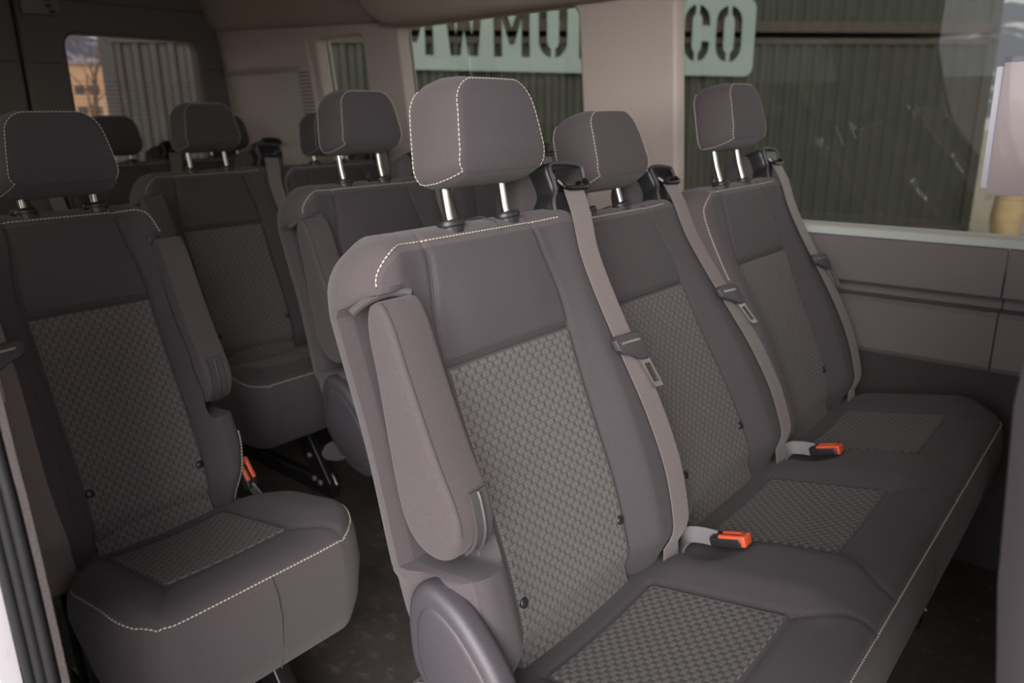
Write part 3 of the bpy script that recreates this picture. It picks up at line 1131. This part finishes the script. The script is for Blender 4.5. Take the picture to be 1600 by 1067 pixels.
# outer skin round the windows, seen only through the glass edge
o = holed('trim_1', [(-2.55, 0.60), (2.35, 0.60), (2.35, 1.84), (-2.55, 1.84)], [rrect(a-0.035, b-0.035, c+0.035, d+0.035, r+0.02, 6) for a, b, c, d, r in WIN], lambda x, z, n: (x, lean(WY+0.085-n, z), z), 0.02, M_WHITE, 0.002)
tag(o, kind='structure')

# lower wall panel with a long groove, in two lengths meeting at a seam
prof = [(0.842, WY-0.004), (0.838, WY-0.012), (0.826, WY-0.014), (0.729, WY-0.014), (0.724, WY-0.009), (0.722, WY+0.030), (0.694, WY+0.030), (0.690, WY-0.006), (0.680, WY-0.016), (0.560, WY-0.012), (0.545, WY-0.004)]


def wall_panel(x0, x1, name):
    mb = MB()
    Lp = []
    for x in (x0, x0+0.0015, x1-0.0015, x1):
        d = 0.003 if x in (x0, x1) else 0
        Lp.append([(x, y+d, z) for z, y in prof]+[(x, WY+0.035, 0.545), (x, WY+0.035, 0.842)])
    mb.loops(Lp, M_PANEL)
    return struct(mb, name, sharp=25)


wall_panel(-2.40, 0.6934, 'trim_2')
wall_panel(0.6946, 2.2, 'trim_3')
m = MB()
m.prism([(WY-0.017, 0.843), (WY-0.010, 0.859), (WY+0.056, 0.864), (WY+0.056, 0.842)], lambda a, b, n: (n, a, b), -0.15, 2.2, 0.002, M_SILL)
struct(m, 'window_sill')
m = MB()
m.prism([(WY-0.006, 0.552), (WY+0.002, FZ-0.01), (WY+0.04, FZ-0.01), (WY+0.04, 0.552)], lambda a, b, n: (n, a, b), -2.48, 2.2, 0.002, M_CARPET)
struct(m, 'baseboard_left')

# header over the left windows: rear length set back, front length a fuller boxed cover with a rounded lower corner
m = MB()
hp = spline([(1.205, 1.462), (1.165, 1.470), (1.135, 1.50), (1.11, 1.56), (1.06, 1.66), (0.95, 1.80)], 5)
m.loops([[(x, y, min(1.80, z+dz)) for y, z in hp]+[(x, 1.24, 1.81)] for x, dz in ((-2.46, 0.062), (-1.2, 0.004))], M_HEAD)
struct(m, 'trim_4')
m = MB()
fp = spline([(1.195, 1.452), (1.150, 1.450), (1.105, 1.465), (1.075, 1.51), (1.05, 1.58), (0.98, 1.68), (0.86, 1.80)], 5)
Lp = []
for k, x in enumerate(np.concatenate([-1.36+0.16*(1-np.cos(np.linspace(0, math.pi/2, 9))), [-1.0, 2.2]])):
    f = float(np.clip((x+1.36)/0.16, 0, 1))
    g = 1-math.sqrt(max(0, 1-(1-f)**2))     # corner lift
    Lp.append([(x, y+(1.16-y)*0.25*g, max(z, 1.452+0.16*g)) for y, z in fp]+[(x, 1.22, 1.80)])
m.loops(Lp, M_HEAD)
struct(m, 'trim_5')

# sculpted quarter panel at the rear left with an air grille
m = MB()
Q = [(1.452, -0.010), (1.365, -0.012), (1.352, -0.020), (1.335, -0.004), (1.05, 0.002), (1.03, -0.02), (0.86, -0.026)]
Lp = []
for x, k in ((-2.44, 0.2), (-2.40, 1.0), (-2.06, 1.0), (-2.0, 0.5), (-1.80, 0.4)):
    Lp.append([(x, lean(WY+q*k*2.0-0.006, z), z) for z, q in Q]+[(x, lean(WY+0.01, 0.86), 0.86), (x, lean(WY+0.01, 1.452), 1.452)])
m.loops(Lp, M_PEWTER)
struct(m, 'trim_6', sharp=30)
vr = tag(empty('air_grille', (-1.84, lean(WY, 1.25)-0.018, 1.25)), 'slotted pewter air grille low on the rear left wall beside the small window', 'vent')
m = MB()
m.prism([(-0.05, -0.17), (0.052, -0.17), (0.052, 0.12), (0.02, 0.115), (-0.05, 0.085)], lambda a, b, n: (a, n-LEAN*b, b), -0.004, 0.012, 0.003, M_PEWTER)
m.build('grille_frame', vr)
for k in range(17):
    s = MB()
    z = -0.155+k*0.0146
    s.box((-0.038, -0.0048-LEAN*z, z-0.0028), (0.042, 0.006-LEAN*z, z+0.0028), M_PANEL)
    s.build('slot', vr, smooth=False)

# rear doors with their windows, the gap between them, the corner trim
RX = -2.50
CY = 0.360
RW = [(CY+0.150, 0.90, CY+0.725, 1.495, 0.06), (CY-0.725, 0.90, CY-0.150, 1.495, 0.06)]
for i, (a, b, c, d, r) in enumerate(RW):
    lo, hi = (CY+0.018, 1.235) if i == 0 else (-0.515, CY-0.018)
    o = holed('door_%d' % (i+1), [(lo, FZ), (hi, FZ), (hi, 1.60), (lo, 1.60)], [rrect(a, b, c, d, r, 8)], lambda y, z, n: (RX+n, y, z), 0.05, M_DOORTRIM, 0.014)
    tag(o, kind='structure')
    g = MB()
    g.prism(rrect(a-0.03, b-0.03, c+0.03, d+0.03, r+0.02), lambda y, z, n: (RX-0.045+n, y, z), 0, 0.005, 0.001, M_GLASSR)
    w = struct(g, 'window_%d' % (i+4))
    hl = MB()
    for k in range(22):
        z = b+0.05+k*0.017
        hl.box((RX-0.0385, a-0.02, z-0.0006), (RX-0.0378, c+0.02, z+0.0006), M_CARPET)
    tag(hl.build('heating_wires', w, smooth=False), kind='stuff')
    s = MB()
    s.box((RX+0.036, lo+0.004, 1.366), (RX+0.041, a-0.018, 1.369), M_RUB)
    s.box((RX+0.036, c+0.018, 1.366), (RX+0.041, hi-0.004, 1.369), M_RUB)
    s.build('panel_seam', o, smooth=False)
m = MB()
m.box((RX-0.05, CY-0.018, FZ), (RX+0.012, CY+0.018, 1.62), M_RUB)
struct(m, 'trim_7', False)
m = MB()
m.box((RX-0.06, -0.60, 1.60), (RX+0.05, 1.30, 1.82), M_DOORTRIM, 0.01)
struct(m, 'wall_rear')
m = MB()
m.prism(spline([(-0.06, 1.235), (0.036, 1.235), (0.05, 1.245), (0.05, 1.30), (-0.06, 1.30)], 2, True), lambda a, y, n: (RX+a, y, n), FZ, 1.62, 0.002, M_RUB)
struct(m, 'trim_8')
lc = tag(empty('latch_cover', (RX+0.045, CY+0.055, 1.565)), 'pale plastic latch cover with dark slots at the top of the rear doors', 'cover')
m = MB()
m.box((-0.012, -0.035, -0.025), (0.016, 0.10, 0.06), M_STALK, 0.006)
m.build('housing', lc)
for dy, dz in ((0.06, 0.008), (0.07, -0.012), (0.056, 0.03)):
    m = MB()
    m.box((0.012, dy-0.012, dz-0.006), (0.0185, dy+0.012, dz+0.006), M_BLK, 0.002)
    m.build('slot', lc)

# right wall: window board behind the sliding door opening, lower panel, door frame
RY = -0.585
o = holed('wall_right', [(-2.49, 0.60), (0.10, 0.60), (0.10, 1.80), (-2.49, 1.80)], [rrect(-1.262, 0.87, -0.35, 1.46, 0.045, 6), rrect(-2.2, 0.87, -1.45, 1.46, 0.045, 6)], lambda x, z, n: (x, RY-0.03+n, z), 0.036, M_PEWTER, 0.010)
tag(o, kind='structure')
for i, (a, c) in enumerate(((-1.262, -0.35), (-2.2, -1.45))):
    g = MB()
    g.prism(rrect(a-0.02, 0.85, c+0.02, 1.48, 0.05), lambda x, z, n: (x, RY-0.055-n, z), 0, 0.005, 0.001, M_GLASS)
    struct(g, 'window_%d' % (i+6))
m = MB()
m.box((-2.49, RY-0.05, -0.02), (0.10, RY, 0.60), M_CARPET)
struct(m, 'baseboard_right', False)
m = MB()
m.box((0.10, RY-0.08, 1.66), (1.5, RY, 1.82), M_PEWTER, 0.01)
m.box((1.30, RY-0.06, -0.02), (1.50, RY, 1.66), M_PEWTER, 0.01)
struct(m, 'trim_9')
# white door pillar, rubber seal with ridges, inner lining strip
m = MB()
m.prism([(0.190, -0.622), (0.196, -0.640), (0.172, -0.680), (0.02, -0.715), (-0.20, -0.720), (-0.20, -0.675), (0.05, -0.645)], lambda a, b, n: (a, b, n), -0.10, 1.80, 0.002, M_WHITE)
struct(m, 'trim_10')
ds = tag(empty('door_seal', (0.225, -0.617, 0.0)), 'ridged black rubber seal up the edge of the door opening beside the single seat', 'seal')
sp = [(0.012, 0.02), (0.012, 0.55), (0.010, 0.72), (0.004, 0.82), (-0.004, 0.88), (-0.020, 1.10), (-0.03, 1.66)]
for k, (dx, dy, r) in enumerate(((0.0, 0.0085, 0.0052), (-0.005, 0.0010, 0.0048), (-0.010, -0.0065, 0.0046))):
    m = MB()
    m.tube([(dx+a, dy, z) for a, z in spline(sp, 5)], r, M_RUB, 12)
    m.build('ridge', ds)
m = MB()
m.ribbon([(0.007+a, 0.0165, z) for a, z in spline(sp, 5)], (0.4, 1, 0), 0.006, 0.005, M_CARPET)
tag(m.build('lining_strip', ds), 'brown grey lining strip')
m = MB()
m.prism(rrect(0.105, 0.50, 0.150, 0.615, 0.008), lambda a, b, n: (a, n, b), -0.720, -0.685, 0.005, M_RUB)
tag(m.build('bump_stop'), 'small black rubber bump stop on the white door pillar', 'bump stop')

# front of the cabin (out of view): two added panels that hold frontal light off the bench
m = MB()
m.box((1.52, -0.60, FZ), (1.56, 1.30, 1.08), M_PANEL, 0.004)
struct(m, 'front_light_block')
m = MB()
m.box((1.10, 0.27, FZ), (1.14, 1.25, 1.16), M_PANEL, 0.004)
struct(m, 'side_light_block')

# notice in a plastic sleeve stuck on the left front window
GY = WY+0.0615
nt = tag(empty('window_notice', (0.60, lean(GY, 1.08), 1.08)), 'sheet of paper in a clear plastic sleeve stuck inside the side window', 'notice')
G = lambda a, b, n: (a, -n-LEAN*b, b)
m = MB()
m.prism(rrect(0.022, -0.128, 0.255, 0.160, 0.002), G, 0.003, 0.0042, 0.0003, M_PAPER)
m.build('sheet', nt)
m = MB()
m.prism(rrect(0.008, -0.112, 0.240, 0.152, 0.002), G, 0.0012, 0.0024, 0.0003, mat('white_paper', (0.66, 0.66, 0.74), 0.6, noise=(20, 0.03)))
tag(m.build('backing_sheet', nt), 'bluish white sheet showing at the left edge')
m = MB()
m.prism(rrect(0.020, -0.140, 0.262, 0.172, 0.003), G, 0.0046, 0.0056, 0.0002, M_SLEEVE)
m.build('sleeve', nt)

# ------------------------------------------------------------------ outside
GZ = -0.68
m = MB()
m.box((-90, -60, GZ-0.3), (60, 90, GZ), M_GRAVEL)
tag(m.build('ground', smooth=False), kind='structure')

CA = R_(50.6)
CD = Vector((math.cos(CA), math.sin(CA), 0))
CN = Vector((CD.y, -CD.x, 0))
CP = Vector((-9.0545, 3.3908, 0))


def cw(a, n, z):
    p = CP+CD*a+CN*n
    return (p.x, p.y, z)


def container(z0, z1, label):
    root = tag(empty('shipping_container', cw(0, 0, z0)), label, 'container')
    root.rotation_euler = (0, 0, CA)
    inv = Matrix.Rotation(-CA, 4, 'Z') @ Matrix.Translation(-Vector(cw(0, 0, z0)))

    def Lc(a, n, z):
        return tuple(inv @ Vector(cw(a, n, z)))
    ln = 12.19
    # corrugated side sheet
    mb = MB()
    P = []
    a = 0.16
    while a < ln-0.17:
        for da, n in ((0, -0.03), (0.068, -0.03), (0.100, -0.066), (0.172, -0.066)):
            P.append((a+da, n))
        a += 0.204
    v, f = [], []
    for q, n in P:
        v += [Lc(q, n, z0+0.13), Lc(q, n, z1-0.10)]
    f = [(2*i, 2*i+2, 2*i+3, 2*i+1) for i in range(len(P)-1)]
    mb.add(v, f, M_CONT)
    v2 = []
    mb.add([Lc(0.1, -0.09, z0+0.05), Lc(ln-0.1, -0.09, z0+0.05), Lc(ln-0.1, -2.4, z0+0.05), Lc(0.1, -2.4, z0+0.05), Lc(0.1, -0.09, z1-0.03), Lc(ln-0.1, -0.09, z1-0.03), Lc(ln-0.1, -2.4, z1-0.03), Lc(0.1, -2.4, z1-0.03)],
           [(0, 3, 2, 1), (4, 5, 6, 7), (0, 1, 5, 4), (1, 2, 6, 5), (2, 3, 7, 6), (3, 0, 4, 7)], M_CONT)
    mb.build('body', root, smooth=False)

    def bar(nm, a0, a1, za, zb, n0, n1, m_):
        q = MB()
        q.add([Lc(a0, n0, za), Lc(a1, n0, za), Lc(a1, n1, za), Lc(a0, n1, za), Lc(a0, n0, zb), Lc(a1, n0, zb), Lc(a1, n1, zb), Lc(a0, n1, zb)],
              [(0, 3, 2, 1), (4, 5, 6, 7), (0, 1, 5, 4), (1, 2, 6, 5), (2, 3, 7, 6), (3, 0, 4, 7)], m_)
        return q.build(nm, root, smooth=False)
    bar('bottom_rail', 0.15, ln-0.15, z0+0.01, z0+0.15, -0.06, -0.005, M_CONT2)
    bar('top_rail', 0.15, ln-0.15, z1-0.11, z1-0.03, -0.07, -0.005, M_CONT2)
    bar('post', 0.0, 0.16, z0+0.1, z1-0.1, -0.16, -0.002, M_CONT)
    bar('post', ln-0.17, ln, z0+0.1, z1-0.1, -0.16, -0.002, M_CONT)
    for a0 in (0.0, ln-0.178):
        for za in (z0, z1-0.118):
            k = bar('corner_casting', a0, a0+0.178, za, za+0.118, -0.162, 0.004, M_CONT)
            h_ = MB()
            c = a0+0.085
            h_.prism(rrect(c-0.032, za+0.030, c+0.032, za+0.092, 0.026), lambda a_, b_, n_: Lc(a_, n_, b_), 0.000, 0.006, 0.001, M_GLOSS)
            h_.build('casting_hole', k)
    return root


container(GZ, 2.18, 'dark green grey corrugated shipping container on the gravel outside the side windows')
container(2.215, 5.08, 'upper corrugated shipping container stacked on the one outside the windows')

# stencil-cut sign on the container
SN0 = 0.06


def sign():
    sl = -0.0225
    a0, a1, zb, zt = 3.40, 8.345, 1.71, 2.70

    def F(a, z, n):
        return Vector(cw(a, SN0+n, z+sl*(a-5.5)))
    holes = []
    LB, LT = 1.885-0.0, 2.60

    def poly(pts, x, w):
        holes.append([(x+w*p[0], LB+(LT-LB)*p[1]) for p in pts])
    t = 0.235
    Mg = [(0, 0), (t, 0), (t, 0.60), (0.5, 0.28), (1-t, 0.60), (1-t, 0), (1, 0), (1, 1), (0.80, 1), (0.5, 0.62), (0.20, 1), (0, 1)]
    Mg = [(0, 0), (t, 0), (t, 0.62), (0.43, 0.21), (0.57, 0.21), (1-t, 0.62), (1-t, 0), (1, 0), (1, 1), (0.79, 1), (0.5, 0.50), (0.21, 1), (0, 1)]
    Wg = [(0.15, 0), (0.40, 0), (0.5, 0.42), (0.60, 0), (0.85, 0), (1, 1), (0.80, 1), (0.70, 0.38), (0.57, 0.95), (0.43, 0.95), (0.30, 0.38), (0.20, 1), (0, 1)]
    poly(Mg, 3.51, 0.475)
    poly(Wg, 4.12, 0.51)
    poly(Mg, 4.755, 0.475)

    def arc(cx, cz, rx, rz, t0, t1, n=8):
        return [(cx+rx*math.cos(R_(t0+(t1-t0)*k/n)), cz+rz*math.sin(R_(t0+(t1-t0)*k/n))) for k in range(n+1)]

    def half(x, w, sgn, zlo, zhi, gap=0.028, open_top=False, st=0.115):
        """one half of a stencil O: sgn -1 left, +1 right"""
        cx = x+w/2
        r = w/2
        ri = r-st
        if sgn < 0:
            o_ = arc(cx, zlo+r*1.1, r, r*1.1, 262, 180)+(arc(cx, zhi-r*1.1, r, r*1.1, 180, 98) if not open_top else [(cx-r, zhi)])
            i_ = (arc(cx, zhi-r*1.1, ri, ri*1.3, 110, 180) if not open_top else [(cx-ri, zhi)])+arc(cx, zlo+r*1.1, ri, ri*1.3, 180, 250)
        else:
            o_ = arc(cx, zlo+r*1.1, r, r*1.1, 278, 360)+(arc(cx, zhi-r*1.1, r, r*1.1, 0, 82) if not open_top else [(cx+r, zhi)])
            i_ = (arc(cx, zhi-r*1.1, ri, ri*1.3, 70, 0) if not open_top else [(cx+ri, zhi)])+arc(cx, zlo+r*1.1, ri, ri*1.3, 360, 290)
        return o_+i_
    z0, z1 = LB, LT
    holes.append(half(5.345, 0.385, -1, z0, z1, open_top=True))
    holes.append(half(5.345, 0.385, 1, z0, z1, open_top=True))
    holes.append([(5.885, z0), (6.0, z0), (6.0, z1), (5.885, z1)])
    # C
    cx, w = 7.335, 0.36
    holes.append(half(cx, w, -1, z0, z1))
    c0, r, ri = cx+w/2, w/2, w/2-0.115
    holes.append(arc(c0, z0+r*1.1, r, r*1.1, 278, 360)+[(c0+r, z0+0.26), (c0+ri, z0+0.26)]+arc(c0, z0+r*1.1, ri, ri*1.3, 360, 290))
    holes.append(arc(c0, z1-r*1.1, ri, ri*1.3, 70, 0)+[(c0+ri, z1-0.26), (c0+r, z1-0.26)]+arc(c0, z1-r*1.1, r, r*1.1, 0, 82))
    holes.append(half(7.785, 0.375, -1, z0, z1))
    holes.append(half(7.785, 0.375, 1, z0, z1))
    o = holed('stencil_sign', rrect(a0, zb, a1, zt, 0.13, 8), holes, F, 0.012, M_SIGN, 0.002)
    tag(o, 'pale aqua sign plate with cut-out stencil letters on the dark container', 'sign')


sign()

# tan building, bare tree, hills, things by the container's far end
CB = Vector((-50.0, 19.0, 0))
bd = tag(empty('tan_building', (CB.x, CB.y, GZ)), 'tan building with rows of dark windows behind the bare tree', 'building')
bd.rotation_euler = (0, 0, R_(-18))
m = MB()
m.box((-6, -14, 0), (0, 1.5, 5.25), M_TAN)
m.build('wall', bd, smooth=False)
m = MB()
m.box((-6.2, -14.2, 5.25), (0.2, 1.7, 5.45), M_BOULD2)
m.build('parapet', bd, smooth=False)
for k in range(7):
    for z in (1.1, 2.35, 3.55):
        m = MB()
        y = -3.9+k*0.78
        m.box((-0.1, y-0.27, z), (0.03, y+0.27, z+0.5), M_DARKW)
        m.build('window', bd, smooth=False)


def tree(x, y, hgt, label):
    root = tag(empty('bare_tree', (x, y, GZ)), label, 'tree')
    tr, br = MB(), MB()

    def grow(p, d, ln, r, lev, mb):
        pts, rad = [p], [r]
        q = p
        for k in range(4):
            d = (d+Vector((random.uniform(-.16, .16), random.uniform(-.16, .16), 0.06))).normalized()
            q = q+d*ln/4
            pts.append(q)
            rad.append(r*(1-0.13*(k+1)))
        mb.tube(pts, rad, M_BARK, 6)
        if lev < 5:
            for k in range(3 if lev else 5):
                a = random.uniform(0, 6.28)
                t = d.orthogonal().normalized()
                t = Matrix.Rotation(a, 3, d) @ t
                i = random.choice((2, 3, 4))
                grow(pts[i], (d*0.85+t*random.uniform(.35, .7)).normalized(), ln*random.uniform(.55, .8), rad[i]*.62, lev+1, br)
    grow(Vector((0, 0, 0)), Vector((0.05, 0.02, 1)), hgt*0.42, hgt*0.0115, 0, tr)
    tr.build('trunk', root)
    tag(br.build('branches', root), kind='stuff')


tree(-15.0, 5.12, 6.4, 'nearer bare leafless tree, at the left edge of the rear window')
tree(-21.3, 8.05, 7.2, 'farther bare leafless tree, next to the container corner in the rear window')

m = MB()
ring = []
N = 120
for j in range(5):
    row = []
    for i in range(N):
        a = R_(75+i*115/(N-1))
        d = 420+j*45
        hgt = (70+9*math.sin(i*0.21)+6*math.sin(i*0.57+1)+4*math.sin(i*1.3))*(j/4)**0.7
        row.append((CAM[0]+d*math.cos(a), CAM[1]+d*math.sin(a), GZ+hgt-1))
    ring.append(row)
v = [p for r_ in ring for p in r_]
m.add(v, [(j*N+i, j*N+i+1, (j+1)*N+i+1, (j+1)*N+i) for j in range(4) for i in range(N-1)], M_ROCKY)
tag(m.build('mountain_ridge'), 'snow-patched blue grey mountain ridge on the horizon', 'mountain')


def blob(name, loc, sx, sy, sz, m_, label, cat):
    q = MB()
    L = []
    for k in range(13):
        t = math.pi*k/12-math.pi/2
        L.append([(sx*max(0.02, math.cos(t))**0.6*math.cos(a)*(1+0.06*math.sin(3*a+k)), sy*max(0.02, math.cos(t))**0.6*math.sin(a)*(1+0.05*math.sin(2*a+k)), sz*math.sin(t)+sz) for a in np.linspace(0, 2*math.pi, 25)[:-1]])
    q.loops(L, m_)
    o = q.build(name)
    o.location = loc
    return tag(o, label, cat)


blob('boulder', (-0.74, 12.0, GZ), 0.20, 0.24, 0.46, M_BOULD, 'tan boulder on the gravel past the container end, left of the grey one', 'boulder')
blob('boulder', (-0.30, 12.3, GZ), 0.17, 0.22, 0.46, M_BOULD2, 'grey boulder on the gravel just right of the tan one', 'boulder')
